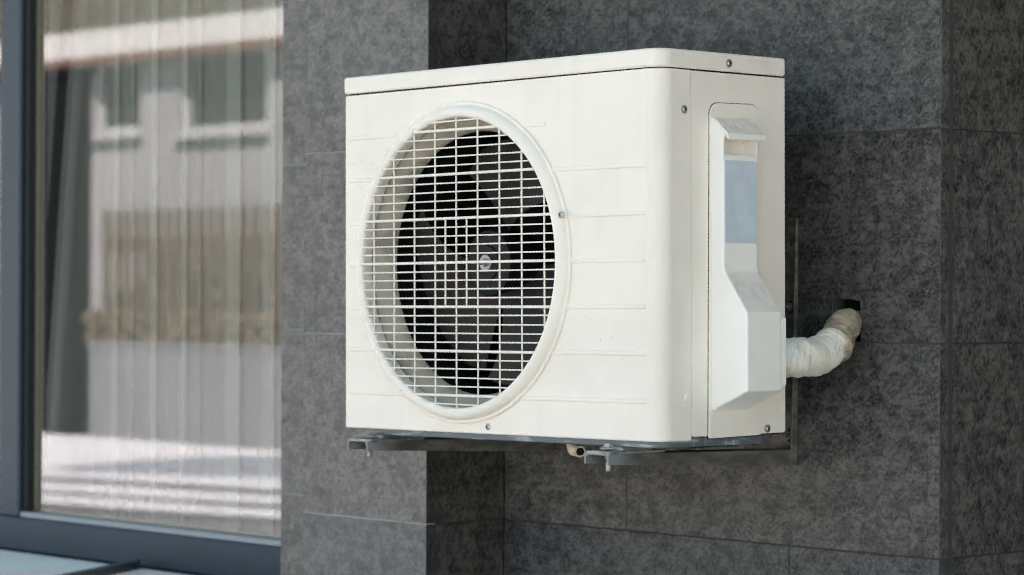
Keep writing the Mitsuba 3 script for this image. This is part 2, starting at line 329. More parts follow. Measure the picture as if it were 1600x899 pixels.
add('grout', cat(box(XN, -0.0115, YW + 0.0008, YW + TT + 0.009, ZB, ZT), box(0.0405, XR - 0.001, YW + 0.0008, YW + TT + 0.009, ZB, ZT), box(-0.0114, 0.0404, YW + 0.0008, YW + TT + 0.009, ZB, holez[0]), box(-0.0114, 0.0404, YW + 0.0008, YW + TT + 0.009, holez[1], ZT),
                 box(XN - 0.0024 - TT - 0.006, XN - 0.0045, YB + TT + 0.001, YW, ZB, ZT), box(XR - TT - 0.0086, XR - 0.0048, YW + TT + 0.0005, 1.3, ZB, ZT)), 'grout_dark', bld, False)
add('hole_lining', box(-0.03, 0.06, YW + TT + 0.0075, YW + TT + 0.0085, 0.11, 0.21), 'void_black', bld, False)

# window: two panes in a blue grey frame, white sill in front
YF, YG = 0.50, 0.53
win = key_for('window', bld)
FZ0, FZ1 = -0.343, 1.04
fr = [box(-4.05, XP + 0.02, YF, YF + 0.07, FZ0, -0.2735, 0.003), box(-4.05, XP + 0.02, YF, YF + 0.07, 0.97, FZ1, 0.003),
      box(-2.4420, -2.362, YF, YF + 0.07, -0.2732, 0.9697, 0.004), box(-4.05, -3.98, YF, YF + 0.07, -0.2732, 0.9697, 0.003), box(XP - 0.05, XP + 0.02, YF, YF + 0.07, -0.2732, 0.9697, 0.003)]
add('frame', cat(fr), 'frame_paint', win, False)
for (a, b) in ((-2.3615, XP - 0.0505), (-3.9795, -2.4425)):
    for z0, z1 in ((-0.2730, -0.262), (0.957, 0.9695)): add('glazing_bead', box(a, b, YF + 0.004, YG - 0.004, z0, z1, 0.002), 'bead_grey', win, False)
    for c0, c1, d0, d1_ in ((a, a + 0.0125, a + 0.0005, a + 0.020), (b - 0.0125, b, b - 0.020, b - 0.0005)):
        add('seal', box(c0, c1, YF + 0.012, YG - 0.0035, -0.2618, 0.9568, 0.001), 'seal_dark', win, False)
        add('spacer_bar', box(d0, d1_, YG + 0.003, YG + 0.018, -0.268, 0.962), 'seal_beige', win, False)
    add('spacer_bar', box(a + 0.021, b - 0.021, YG + 0.003, YG + 0.018, -0.268, -0.258), 'seal_beige', win, False)
    q = trimesh.Trimesh([(a, YG, -0.2725), (b, YG, -0.2725), (b, YG, 0.969), (a, YG, 0.969)], [(0, 1, 2), (0, 2, 3)], process=False)
    add('pane', q, 'glass', win, False)
add('sill', box(-4.2, XP + 0.0, 0.10, 0.4985, -0.380, -0.3455, 0.004), 'sill_white', bld, False, label='white stone sill in front of the window')
add('sill_support', box(-4.15, XP - 0.03, 0.14, 0.598, GZ, -0.381), 'render_grey', bld, False)

bar = thing('metal_bar', 'dark blue grey flat metal bar lying across the white window sill', 'metal bar')
bm = box(-0.30, 0.0, -0.011, 0.011, 0.0, 0.016, 0.002)
ang = math.atan2(0.2463, -0.135)
d1 = np.array([math.cos(ang), math.sin(ang), 0]); 
bm = axes(bm, d1, np.cross(Z, d1), Z, (-1.905, 0.470, -0.3452))
add('shaft', bm, 'bar_paint', bar, False)
cp = axes(rprism(fillet(rect(-0.013, 0.013, -0.0015, 0.018), 0.002, 3), 0.012, 0.0015, 2), np.cross(Z, d1), Z, -d1 * -1, tuple(np.array((-1.905, 0.470, -0.3437)) + d1 * 0.0002))
add('end_cap', cp, 'bar_paint', bar, 30)

# ------------------------------------------------------------------ curtains behind the glass
def sheet(xy, z0, z1, lean=None, nz=14):
    xy = np.array(xy); V, F = [], []; n = len(xy)
    for k in range(nz + 1):
        z = z0 + (z1 - z0) * k / nz
        s = lean(z) if lean else 0
        V.append(np.c_[xy[:, 0] + (s if np.isscalar(s) else s(xy[:, 0])), xy[:, 1], np.full(n, z)])
        if k:
            i = np.arange(n - 1)
            F += [np.c_[(k - 1) * n + i, (k - 1) * n + i + 1, k * n + i + 1], np.c_[(k - 1) * n + i, k * n + i + 1, k * n + i]]
    return trimesh.Trimesh(np.vstack(V), np.vstack(F), process=False)
def sheer_line(x0, x1, folds, y):
    """Runs from x0 to x1; at each fold (x, width) the cloth doubles back over itself in three nearly parallel layers."""
    pts = [(x0, y)]; x = x0; q = 0
    for fx, w in folds:
        n = 10
        for k in range(1, n + 1):
            t = k / n; pts.append((x + (fx + w - x) * t, y + 0.006 * math.sin(t * 5 + q) * math.sin(math.pi * t)))
        for k in range(1, 6): t = k / 5; pts.append((fx + w - w * t, y + 0.0035 * t))
        for k in range(1, 6): t = k / 5; pts.append((fx + w * t, y + 0.0035 + 0.0035 * t))
        x = fx + w; q += 1.3; pts.append((x + 0.016, y + 0.0045)); pts.append((x + 0.03, y + 0.001)); x += 0.03
    for k in range(1, 15): pts.append((x + (x1 - x) * k / 14, y))
    return np.array(pts)
YC = 0.66
cur = thing('sheer_curtain', 'translucent white sheer curtain hanging in loose folds behind the window glass', 'curtain')
folds = [(-2.318, 0.012), (-2.262, 0.030), (-2.196, 0.016), (-2.128, 0.034), (-2.020, 0.030), (-1.955, 0.012), (-1.868, 0.062), (-1.748, 0.050), (-1.65, 0.03), (-1.53, 0.03)]
add('panel', sheet(sheer_line(-2.430, -1.42, folds, YC), -0.95, 1.2, lambda z: (lambda xs: 0.115 * (z - 0.41) * np.clip((-2.24 - xs) / 0.19, 0, 1))), 'sheer', cur, True)
drp = thing('side_drape', 'grey drape gathered at the left edge of the window, a dark sheet painting its shaded gap', 'curtain')
def wav(x0, x1, n, amp, y):
    t = np.linspace(0, 1, n * 12); return np.c_[x0 + (x1 - x0) * t, y + amp * np.sin(t * n * 6.283)]
lean = lambda z: 0.115 * (z - 0.41)
add('panel', sheet(wav(-2.72, -2.560, 3, 0.018, 0.70), -0.95, 1.2, lean), 'drape_grey', drp, True)
add('panel', sheet(wav(-2.548, -2.490, 1, 0.012, 0.72), -0.95, 1.2, lean), 'drape_grey', drp, True)
add('gap_shade', sheet(wav(-2.68, -2.585, 2, 0.006, 0.76), -0.95, 1.2, lean), 'gap_navy', drp, True)  # dark sheet painting in the unlit gap between the drapes

# ------------------------------------------------------------------ the air conditioner
W, H, D, RING_X, RING_Z = 0.666, 0.50, 0.25, -0.3998, 0.2450
ROLL = 0.0088
RM = np.array([[math.cos(ROLL), 0, -math.sin(ROLL)], [0, 1, 0], [math.sin(ROLL), 0, math.cos(ROLL)]])
ac = thing('air_conditioner', 'cream outdoor air conditioner unit with round wire fan guard mounted on the dark wall', 'air conditioner')
def acadd(name, mesh, mat, parent=None, smooth=30, label=None, kind=None):
    mesh = mesh.copy(); mesh.vertices = mesh.vertices @ RM.T
    return add(name, mesh, mat, parent or ac, smooth, label, kind=kind)

plan = fillet([(-W, 0.060), (-W, 0.0), (0, 0.0), (0, 0.0603)], [0.0, 0.006, 0.025, 0.0], 12)
inner = fillet([(-W + 0.0022, 0.2), (-W + 0.0022, 0.0022), (-0.0022, 0.0022), (-0.0022, 0.2)], [0.0, 0.004, 0.023, 0.0], 12)
shell = mani(rprism(plan, H, 0.0025, 3)) - mani(axes(rprism(inner, H * 2, 0), X, Y, Z, (0, 0, -0.1)))
hole = mani(axes(trimesh.creation.cylinder(radius=0.2150, height=0.1, sections=160), X, Z, -Y, (RING_X, 0, RING_Z)))
shell = unmani(shell - hole)
RIBS = [0.4355, 0.3712, 0.3068, 0.2440, 0.1810, 0.1183, 0.0538]
def rib(x0, x1, z):
    P = fillet(rect(x0, x1, z - 0.0034, z + 0.0034), 0.0033, 5)
    m = rprism(P, 0.0038, 0.0015, 3)
    return axes(m, X, Z, -Y, (0, 0.0017, 0))
ribs = []
for z in RIBS:
    c = math.sqrt(max(0.2300 ** 2 - (z - RING_Z) ** 2, 0))
    if RING_X - c > -W + 0.022: ribs.append(rib(-0.6535, RING_X - c, z))
    ribs.append(rib(RING_X + c, -0.2205 if z > 0.42 else -0.0265, z))
acadd('front_panel', cat(shell, ribs), 'cream_paint', smooth=25)

lidplan = fillet([(-W - 0.0012, D + 0.001), (-W - 0.0012, -0.0018), (0.0018, -0.0018), (0.0018, D + 0.001)], [0.005, 0.007, 0.026, 0.006], 12)
lid = mani(rprism(lidplan, 0.0255, 0.0045, 5)) - mani(axes(rprism(fillet([(-W + 0.002, D - 0.002), (-W + 0.002, 0.0015), (-0.0015, 0.0015), (-0.0015, D - 0.002)], [0.002, 0.005, 0.0235, 0.002], 12), 0.02, 0), X, Y, Z, (0, 0, -0.001)))
lid = unmani(lid)
lid.vertices[:, 2] += 0.5012 + (lid.vertices[:, 0] + 0.02) * -0.0018
acadd('lid', lid, 'cream_paint', smooth=25)
acadd('inner_flange', cat(box(-W + 0.008, -0.030, 0.0045, 0.010, 0.488, 0.508), box(-0.010, -0.0045, 0.030, D - 0.006, 0.488, 0.508)), 'dark_plastic', smooth=False)
# right side: panel, rear strip, valve cover plate
def side(P, x0, x1, r=0.001): return axes(rprism(P, x1 - x0, r, 2), Y, Z, X, (x0, 0, 0))
sp = fillet([(0.0618, 0.0052), (D, 0.0058), (D, 0.4992), (0.0618, 0.4992)], [0.004, 0.004, 0.001, 0.001], 4)
acadd('side_panel', side(sp, -0.0035, -0.0006), 'cream_paint', smooth=30)
acadd('rear_wall', cat(box(-W + 0.002, -0.004, D - 0.012, D - 0.001, 0.004, 0.499), box(-W, -W + 0.003, 0.0605, D - 0.0005, 0.004, 0.499), box(-0.02, -0.006, 0.03, D - 0.013, 0.004, 0.499)), 'dark_plastic', smooth=False)
pl = fillet([(0.0935, 0.0022), (0.1968, 0.0040), (0.1955, 0.4590), (0.0970, 0.4572)], [0.003, 0.002, 0.016, 0.016], 6)
gap = pl + (pl - pl.mean(0)) * np.array([0.022, 0.0042])
acadd('gasket', side(gap, -0.002, -0.0004, 0), 'seal_dark', smooth=False)
cover = acadd('valve_cover', side(pl, -0.001, 0.0014, 0.001), 'cream_paint', smooth=30)
prof = fillet([(0.0, 0.3865), (0.0236, 0.3865), (0.0240, 0.2300), (0.0668, 0.1730), (0.0672, 0.0670), (0.0045, 0.0395), (0.0, 0.0395)],
              [0, 0.0012, 0.024, 0.005, 0.005, 0.003, 0], 7)
hood = rprism(prof, 0.0695, 0.0036, 5)
acadd('hood', axes(hood, X, Z, Y, (0.0, 0.0982, 0)), 'white_plastic', cover, 30)
# the hand recess: two cheeks and an overhanging lip, open below
ck = fillet([(0.0, 0.3830), (0.0238, 0.3830), (0.0240, 0.4070), (0.0285, 0.4130), (0.0055, 0.4345), (0.0, 0.4345)], [0, 0, 0.002, 0.002, 0.002, 0], 4)
for y0, th in ((0.0982, 0.0036), (0.1641, 0.0036)): acadd('recess_cheek', axes(rprism(ck, th, 0.0011, 3), X, Z, Y, (0, y0, 0)), 'white_plastic', cover, 30)
lp = fillet([(0.0, 0.4376), (0.0072, 0.4376), (0.0322, 0.4146), (0.0326, 0.4066), (0.0300, 0.4066), (0.0288, 0.4130), (0.0070, 0.4330), (0.0, 0.4330)], [0, 0.003, 0.004, 0.001, 0.001, 0.003, 0.001, 0], 5)
lipm = axes(rprism(lp, 0.0755, 0.0012, 3), X, Z, Y, (0, 0.0986, 0))
acadd('handle_lip', lipm, 'white_plastic', cover, 30)
nt = axes(rprism(np.array([(0, 0), (0.016, 0), (0.016, 0.0022), (0, 0.0022)]), 0.0012, 0), np.array([0.739, 0, -0.674]), Y, np.array([0.674, 0, 0.739]), (0.0105, 0.1335, 0.4349))
acadd('arrow_mark', nt, 'cream_paint', cover, False)
fl = fillet([(0.0, 0.058), (0.062, 0.0690), (0.0655, 0.076), (0.0655, 0.165), (0.060, 0.1705), (0.0, 0.1705)], [0, 0.004, 0.003, 0.003, 0.003, 0], 4)
acadd('pipe_flange', axes(rprism(fl, 0.0095, 0.0012, 2), X, Z, Y, (0, 0.1690, 0)), 'white_plastic', cover, 30)
st = fillet(rect(0.1015, 0.1645, 0.2668, 0.3788), 0.0025, 4)
acadd('sticker', side(st, 0.0238, 0.0245, 0.0002), 'sticker', cover, 30, label='blank blue grey sticker below the hand recess')
acadd('plug', lathe([(0.0068, 0), (0.0068, 0.0015), (0.0052, 0.0030), (0.0, 0.0036)], 24, Y, Z, X, (0.012, 0.170, 0.2420)), 'white_plastic', cover, 40)

def screw(pos, d, r=0.0050):
    d = np.array(d, float); a = np.cross(d, [0.3, 0.2, 0.9]); a /= np.linalg.norm(a); b = np.cross(d, a)
    m = lathe([(r * 1.25, -0.0005), (r * 1.25, 0.0006), (r * 0.95, 0.0009), (r * 0.9, 0.0018), (r * 0.6, 0.0027), (r * 0.38, 0.0029), (r * 0.30, 0.0008), (0.0, 0.0006)], 22, a, b, d, pos)
    return m
def addscrew(pos, d, r=0.005):
    s = acadd('screw', screw(pos, d, r), 'screw_steel', None, 35)
    d = np.array(d, float); a = np.cross(d, [0.3, 0.2, 0.9]); a /= np.linalg.norm(a); b = np.cross(d, a)
    c = np.array(pos) + d * 0.0026
    cr = cat([axes(box(-r * 0.55, r * 0.55, -r * 0.10, r * 0.10, 0, 0.0006), u, v, d, c) for u, v in ((a, b), (b, -a))])
    acadd('cross_slot', cr, 'void_black', s, False)
for p, d in (((-0.3412, -0.0002, 0.0108), -Y), ((0.0002, 0.0474, 0.4457), X), ((0.0020, 0.1335, 0.5128), X), ((0.0, 0.2119, 0.0122), X), ((-0.1793, -0.0105, 0.3075), -Y)):
    addscrew(p, d, 0.0040 if d[1] else 0.0046)
acadd('hole_plug', lathe([(0.0062, -0.0005), (0.0062, 0.0010), (0.0050, 0.0024), (0.0, 0.0030)], 24, Y, Z, X, (0.0, 0.0525, 0.0582)), 'cream_paint', None, 40, label='cream plug in the lower screw hole')

# fan guard: ring with its wires
guard = acadd('fan_guard', lathe([(0.2085, -0.006), (0.2085, 0.0075), (0.2095, 0.0118), (0.2125, 0.0145), (0.2170, 0.0150), (0.2215, 0.0132), (0.2248, 0.0098), (0.2262, 0.0064), (0.2268, 0.0036), (0.2276, 0.0034), (0.2284, 0.0044), (0.2302, 0.0044), (0.2312, 0.0034), (0.2314, 0.0004)],
                          160, X, Z, -Y, (RING_X, 0, RING_Z)), 'cream_paint', None, 40)
def wire(p0, p1, r):
    t = np.linspace(0, 1, 4)[:, None]
    p0, p1 = np.array(p0), np.array(p1)
    return tube(p0 + (p1 - p0) * t, r, 10)
RO = 0.2098
for i in range(-16, 17):
    z = i * 0.01272
    c = math.sqrt(RO ** 2 - z * z) if abs(z) < RO else 0
    if c < 0.02: continue
    thick = i % 5 == 0
    j = 0.0005 * math.sin(i * 2.3)
    acadd('level_wire', wire((RING_X - c, -0.0118 - (0.0006 if thick else 0), RING_Z + z + j), (RING_X + c, -0.0118 - (0.0006 if thick else 0), RING_Z + z - j), 0.00205 if thick else 0.00112), 'cream_paint', guard, 40)
for i in range(-4, 5):
    x = i * 0.0462; c = math.sqrt(RO ** 2 - x * x)
    acadd('upright_wire', wire((RING_X + x + 0.001, -0.0090, RING_Z - c), (RING_X + x, -0.0090, RING_Z + c), 0.00132), 'cream_paint', guard, 40)
for x in (-0.0231, 0.0231):
    acadd('upright_wire', wire((RING_X + x, -0.0092, RING_Z - 0.0642), (RING_X + x, -0.0092, RING_Z + 0.0648), 0.00132), 'cream_paint', guard, 40)
# bell mouth, chamber, fan
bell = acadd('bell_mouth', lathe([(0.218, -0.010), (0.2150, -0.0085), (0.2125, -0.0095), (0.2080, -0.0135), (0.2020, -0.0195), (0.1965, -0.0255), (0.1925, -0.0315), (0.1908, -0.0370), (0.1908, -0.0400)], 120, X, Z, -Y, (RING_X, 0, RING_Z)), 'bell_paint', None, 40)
acadd('chamber', lathe([(0.0, -0.205), (0.212, -0.205), (0.212, -0.0405), (0.1909, -0.0402)], 60, X, Z, -Y, (RING_X, 0, RING_Z)), 'void_black', None, 30)
def bolt_c(h): return (RING_X, h, RING_Z)
fan = acadd('fan', lathe([(0.0470, -0.115), (0.0490, -0.058), (0.0470, -0.0530), (0.0430, -0.0515), (0.0400, -0.0530), (0.0260, -0.0520), (0.0240, -0.0490), (0.0, -0.0490)], 60, X, Z, -Y, (RING_X, 0, RING_Z)), 'dark_plastic', None, 30)
def blade(a0):
    nu, nv = 16, 22
    top, bot = [], []
    for u in np.linspace(0, 1, nu):
        r = 0.044 + 0.138 * u
        lead, trail = 0.55 + 0.40 * u ** 1.4, -0.55 - 0.20 * u
        for v in np.linspace(0, 1, nv):
            a = a0 + trail + (lead - trail) * v
            edge = min(v, 1 - v, (1 - u) + 0.02)
            y = 0.062 + 0.055 * (1 - v) + 0.010 * math.sin(math.pi * v) - 0.010 * u
            th = 0.0008 + 0.0014 * min(1, edge * 8)
            rr = r - 0.014 * max(0, abs(v - 0.5) * 2 - 0.75) / 0.25 * u
            top.append((rr * math.sin(a), y - th, rr * math.cos(a))); bot.append((rr * math.sin(a), y + th, rr * math.cos(a)))
    V = np.array(top + bot); n = nu * nv; F = []
    for i in range(nu - 1):
        for j in range(nv - 1):
            q = [i * nv + j, i * nv + j + 1, (i + 1) * nv + j + 1, (i + 1) * nv + j]
            F += [(q[0], q[1], q[2]), (q[0], q[2], q[3]), (n + q[0], n + q[2], n + q[1]), (n + q[0], n + q[3], n + q[2])]
    rim = [j for j in range(nv)] + [i * nv + nv - 1 for i in range(1, nu)] + [(nu - 1) * nv + j for j in range(nv - 2, -1, -1)] + [i * nv for i in range(nu - 2, 0, -1)]
    for a, b in zip(rim, rim[1:] + rim[:1]): F += [(a, n + a, n + b), (a, n + b, b)]
    m = trimesh.Trimesh(V + np.array([RING_X, 0, RING_Z]), F, process=False)
    m.fix_normals(); return m
for a0 in (0.10, 0.10 + 2 * math.pi / 3, 0.10 + 4 * math.pi / 3): acadd('blade', blade(a0), 'fan_plastic', fan, 30)
acadd('washer', lathe([(0.0125, -0.0495), (0.0125, -0.0470), (0.0118, -0.0462), (0.0, -0.0462)], 32, X, Z, -Y, (RING_X, 0, RING_Z)), 'screw_steel', fan, 35)
acadd('nut', cat(axes(hexa(0.0062, 0.0055), X, Z, -Y, (RING_X, 0.0461, RING_Z)), lathe([(0.003, -0.041), (0.003, -0.0335), (0.0024, -0.0325), (0.0, -0.0325)], 20, X, Z, -Y, (RING_X, 0, RING_Z))), 'screw_steel', fan, 30)

# base pan with its notched skirt, feet and drain
bp = fillet([(-W + 0.004, D - 0.004), (-W + 0.004, 0.110), (-0.585, 0.0035), (-0.004, 0.0035), (-0.004, D - 0.03)], [0.01, 0.03, 0.03, 0.024, 0.02], 6)
pan = rprism(bp, 0.0125, 0.002, 2); pan.vertices[:, 2] += -0.0085
skirt = [box(-0.012, -0.0025, y, y + w, -0.0085, 0.006, 0.001) for y, w in ((0.068, 0.014), (0.090, 0.036), (0.131, 0.007), (0.146, 0.016))]
acadd('base_pan', cat(pan, skirt), 'base_paint', None, 30, label='blue grey painted base pan under the cream casing')
def foot(x, y0, y1, flat):
    """Pressed foot: a raised dish with a flat tongue running out to the bolt."""
    P = fillet([(x - 0.024, y0), (x + 0.024, y0), (x + 0.026, y1), (x - 0.026, y1)], [0.006, 0.006, 0.002, 0.002], 4)
    a = rprism(P, 0.0040, 0.0008, 2); a.vertices[:, 2] += -0.0185
    Q = fillet([(x - 0.020, y0 + 0.026), (x + 0.020, y0 + 0.026), (x + 0.024, y1 - 0.02), (x - 0.024, y1 - 0.02)], 0.006, 4)
    b = rprism(Q, 0.0085, 0.003, 3); b.vertices[:, 2] += -0.0165
    return cat(a, b)
for x in (-0.098, -0.606):
    acadd('foot', foot(x, -0.022, 0.085, 0), 'zinc', None, 30)
    acadd('foot', foot(x, 0.150, 0.232, 0), 'bracket_paint', None, 30)
# drain elbow
th = np.linspace(0, math.pi / 2, 8)
path = [(-0.226, 0.055, 0.0), (-0.226, 0.055, -0.008)] + [(-0.226 + 0.010 * (1 - math.cos(t)), 0.055 - 0.006 * (1 - math.cos(t)), -0.010 - 0.010 * math.sin(t)) for t in th] + [(-0.205, 0.0455, -0.0203), (-0.1925, 0.038, -0.0206)]
el = acadd('drain_elbow', tube(path, [0.0070, 0.0070] + [0.0082] * 8 + [0.0080, 0.0080], 20, True), 'drain_plastic', None, 40, label='stained beige drain elbow under the base')
e = np.array(path[-1]) - np.array(path[-2]); e /= np.linalg.norm(e)
acadd('bore', tube([np.array(path[-1]) - e * 0.001, np.array(path[-1]) + e * 0.0004], 0.0056, 20, True), 'void_black', el, 30)

# ------------------------------------------------------------------ wall brackets
def bracket(dx, dz, label, wall_y=YW):
    b = thing('wall_bracket', label, 'bracket', 'brackets carrying the air conditioner')
    x0, x1 = -0.1224 + dx, -0.075 + dx
    # arm: a channel open at the bottom, its flanges deeper at the wall
    yt, yw = -0.022, wall_y - 0.0125
    def flange(xa, xb):
        P = np.array([(yt, -0.0178), (yw, -0.0250), (yw, -0.0478), (yt, -0.0330)]) 
        return axes(rprism(P, xb - xa, 0.0006, 1), Y, Z, X, (xa, 0, dz))
    top = axes(rprism(np.array([(yt, -0.0178), (yw, -0.0250), (yw, -0.0278), (yt, -0.0206)]), x1 - x0 - 0.006, 0.0005, 1), Y, Z, X, (x0 + 0.003, 0, dz))
    def corner(xa, s):
        return tube([(xa, yt + 0.0004, -0.0205 + dz), (xa, yw, -0.0277 + dz)], 0.0029, 14)
    add('arm', cat(flange(x0, x0 + 0.003), flange(x1 - 0.003, x1), top, corner(x0 + 0.0029, 1), corner(x1 - 0.0029, -1)), 'bracket_paint', b, 30)
    # leg: an angle, one flange on the wall with slots, the other standing out
    legp = Polygon(rect(x0, x1 - 0.0005, -0.0470 + dz, 0.3085 + dz))
    for z in (0.2766, 0.1798, -0.005):
        s = Polygon(fillet(rect(x1 - 0.017, x1 - 0.008, z - 0.010 + dz, z + 0.010 + dz), 0.0042, 5)); legp = legp.difference(s)
    lm = axes(trimesh.creation.extrude_polygon(legp, 0.003, engine='earcut'), X, Z, Y, (0, wall_y - 0.0042, 0))
    so = axes(rprism(np.array([(wall_y - 0.0145, -0.0470), (wall_y - 0.001, -0.0470), (wall_y - 0.001, 0.3085), (wall_y - 0.0060, 0.3085)]), 0.003, 0.0005, 1), Y, Z, X, (x1 - 0.0028, 0, dz))
    add('leg', cat(lm, so), 'bracket_paint', b, 30)
    add('gusset', box(x1 - 0.0048, x1 - 0.0032, yw - 0.001, wall_y - 0.0135, -0.047 + dz, -0.026 + dz), 'zinc', b, False)
    bo = np.array((x0 + 0.0235, 0.002, -0.0126 + dz))
    k = add('bolt', axes(hexa(0.0072, 0.0062), np.array([0.94, 0.34, 0]), np.array([-0.34, 0.94, 0]), Z, bo + (0, 0, 0.0012)), 'zinc', b, 30)
    add('washer', lathe([(0.0125, 0.0), (0.0125, 0.0011), (0.0, 0.0012)], 28, X, Y, Z, bo), 'zinc', b, 35)
    add('shank', lathe([(0.0, -0.0320), (0.0030, -0.0318), (0.0036, -0.0308)] + [(0.0036 + (0.0003 if q % 2 else 0), -0.030 + q * 0.0012) for q in range(20)], 20, X, Y, Z, bo), 'zinc', k, 40)
    add('nut', axes(hexa(0.0066, 0.0058), np.array([0.8, 0.6, 0]), np.array([-0.6, 0.8, 0]), Z, bo + (0, 0, -0.0150)), 'zinc', b, 30)
    for z in (0.1798, -0.005):
        add('anchor_bolt', cat(axes(hexa(0.0068, 0.005), X, Z, -Y, (x1 - 0.0125, wall_y - 0.0042, z + dz)), lathe([(0.0034, 0), (0.0034, 0.012), (0.0, 0.0125)], 14, X, Z, -Y, (x1 - 0.0125, wall_y - 0.0042, z + dz))), 'bracket_paint', b, 30)
bracket(0, 0, 'olive grey steel bracket under the right end of the air conditioner, beside the wrapped pipe')
bracket(-0.510, -0.0032, 'olive grey steel bracket under the left end of the unit, cobweb at its bolt')

web = []
r2 = np.random.default_rng(3)
for i in range(46):
    a = np.array([-0.608 + r2.normal(0, 0.017), -0.004 + r2.normal(0, 0.012), -0.0165 + r2.normal(0, 0.001)])
    b = np.array([-0.585 + r2.normal(0, 0.024), 0.002 + r2.normal(0, 0.012), -0.0065])
    m = (a + b) / 2 + r2.normal(0, 0.003, 3)
    t = np.linspace(0, 1, 7)[:, None]
    web.append(tube((1 - t) ** 2 * a + 2 * t * (1 - t) * m + t ** 2 * b, 0.00016, 3, False))
add('cobweb', cat(web), 'web', None, True, 'wispy grey cobweb around the bolt of the left bracket', 'cobweb', 'stuff')

# ------------------------------------------------------------------ taped pipe
ctrl = np.array([(0.029, 0.150, 0.113), (0.0315, 0.180, 0.113), (0.0385, 0.208, 0.1125), (0.0450, 0.243, 0.1112), (0.0456, 0.277, 0.1155), (0.0425, 0.304, 0.1285), (0.0350, 0.326, 0.1455), (0.0275, 0.345, 0.1565), (0.0215, 0.362, 0.1585), (0.0175, 0.385, 0.1605)])
from scipy.interpolate import CubicSpline
cs = CubicSpline(np.linspace(0, 1, len(ctrl)), ctrl)
t = np.linspace(0, 1, 260); pp = cs(t)
rad = np.interp(t, [0, 0.3, 0.5, 0.62, 0.75, 0.88, 1], [0.0268, 0.0268, 0.0252, 0.0232, 0.0215, 0.0178, 0.0150])
pm = tube(pp, rad, 56, False)
ring = np.repeat(np.arange(260), 56); aa = np.tile(np.arange(56) * 2 * np.pi / 56, 260)
v = pm.vertices; c = pp[ring]; off = (v - c) / rad[ring][:, None]
s = t[ring] * 0.30 + 0.0045 * np.sin(aa + 1.0) + 0.0016 * np.sin(2 * aa + 9 * t[ring])     # tape turns run round the pipe at a slant
w0 = s / 0.0190 + 0.35 * np.sin(s * 95)
ph = w0 % 1
crease = meshkit.fbm(np.c_[s * 520 + 2 * np.sin(aa * 2), np.cos(aa) * 1.2, np.sin(aa) * 1.2], 3) - 0.5
prof_ = 0.0021 * ph ** 1.5 - 0.0008 + 0.0024 * crease
lump = 0.0044 * (meshkit.fbm(v * 30, 3, 4) - 0.5) * 2
pinch = -0.0032 * np.exp(-((t[ring] - 0.585) / 0.012) ** 2) + 0.0030 * np.exp(-((t[ring] - 0.545) / 0.020) ** 2)
pm.vertices = v + off * (prof_ + lump + pinch)[:, None]
pipe = thing('wrapped_pipe', 'bundle of pipes wrapped in dirty white tape curving into the wall hole', 'pipe')
add('tape_wrap', pm, 'wrap_tape', pipe, 45)

# ------------------------------------------------------------------ the street and the house across it, seen in the glass
def ground(name, x0, x1, y0, y1, z, mat):
    q = trimesh.Trimesh([(x0, y0, z), (x1, y0, z), (x1, y1, z), (x0, y1, z)], [(0, 1, 2), (0, 2, 3)], process=False)
    add(name, q, mat, None, False, kind='structure')
ground('ground', -150, 150, -150, 150, GZ, 'ground_grey')
def strip(name, left, right, mat, lift=0.004):
    """A band on the ground between two edges, each (x, y) from the far west to the east."""
    n = len(left); V = [(x, y, GZ + lift) for x, y in left] + [(x, y, GZ + lift) for x, y in right]
    F = []
    for i in range(n - 1): F += [(i, i + 1, n + i + 1), (i, n + i + 1, n + i)]
    m = trimesh.Trimesh(V, F, process=False); m.fix_normals()
    if m.face_normals[0][2] < 0: m.invert()
    add(name, m, mat, None, False, kind='structure')
xs = np.linspace(-34, -6.5, 30)
def edge(y0, amp=0.05, q=0.0): return [(x, y0 - 0.24 * (x + 18.1) + amp * math.sin(x * 0.9 + q)) for x in xs]
def level(y): return [(x, y) for x in xs]
strip('pavement', level(-13.95), edge(-9.88, 0.06, 1), 'paving_pale', 0.004)
shade_outline = [(-19.35, -10.42), (-19.55, -11.1), (-19.85, -11.8), (-19.9, -12.6), (-19.7, -13.3), (-19.3, -13.9), (-10.0, -13.9), (-12.0, -13.1), (-14.5, -12.3), (-16.9, -11.4), (-17.6, -11.0), (-18.3, -10.68), (-18.9, -10.45)]
ap = trimesh.creation.triangulate_polygon(Polygon(fillet(shade_outline, 0.08, 3)), engine='earcut')
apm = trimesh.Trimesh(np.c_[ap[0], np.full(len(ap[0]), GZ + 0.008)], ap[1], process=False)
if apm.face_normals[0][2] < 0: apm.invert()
add('painted_shade_patch', apm, 'ground_shade_blue', None, False, kind='structure')  # a bluish shadow on the sunlit ground, painted as a flat patch
strip('shade_band_far', edge(-9.88, 0.06, 1), edge(-9.40, 0.05, 2), 'ground_shade', 0.005)  # the dark bands from here on paint shadow lines across the sunlit ground
strip('path', edge(-9.40, 0.05, 2), edge(-8.65, 0.06, 3), 'paving_pale', 0.004)
strip('shade_band_mid', edge(-8.65, 0.06, 3), edge(-8.25, 0.08, 1), 'ground_shade', 0.005)
strip('kerb', edge(-8.25, 0.08, 1), edge(-7.60, 0.08, 2), 'paving_pale', 0.004)
strip('shade_band_near', edge(-7.60, 0.08, 2), edge(-7.20, 0.06, 2), 'ground_shade', 0.005)
strip('footpath', edge(-7.20, 0.06, 2), edge(-6.2, 0.06, 2.5), 'paving_grey', 0.004)

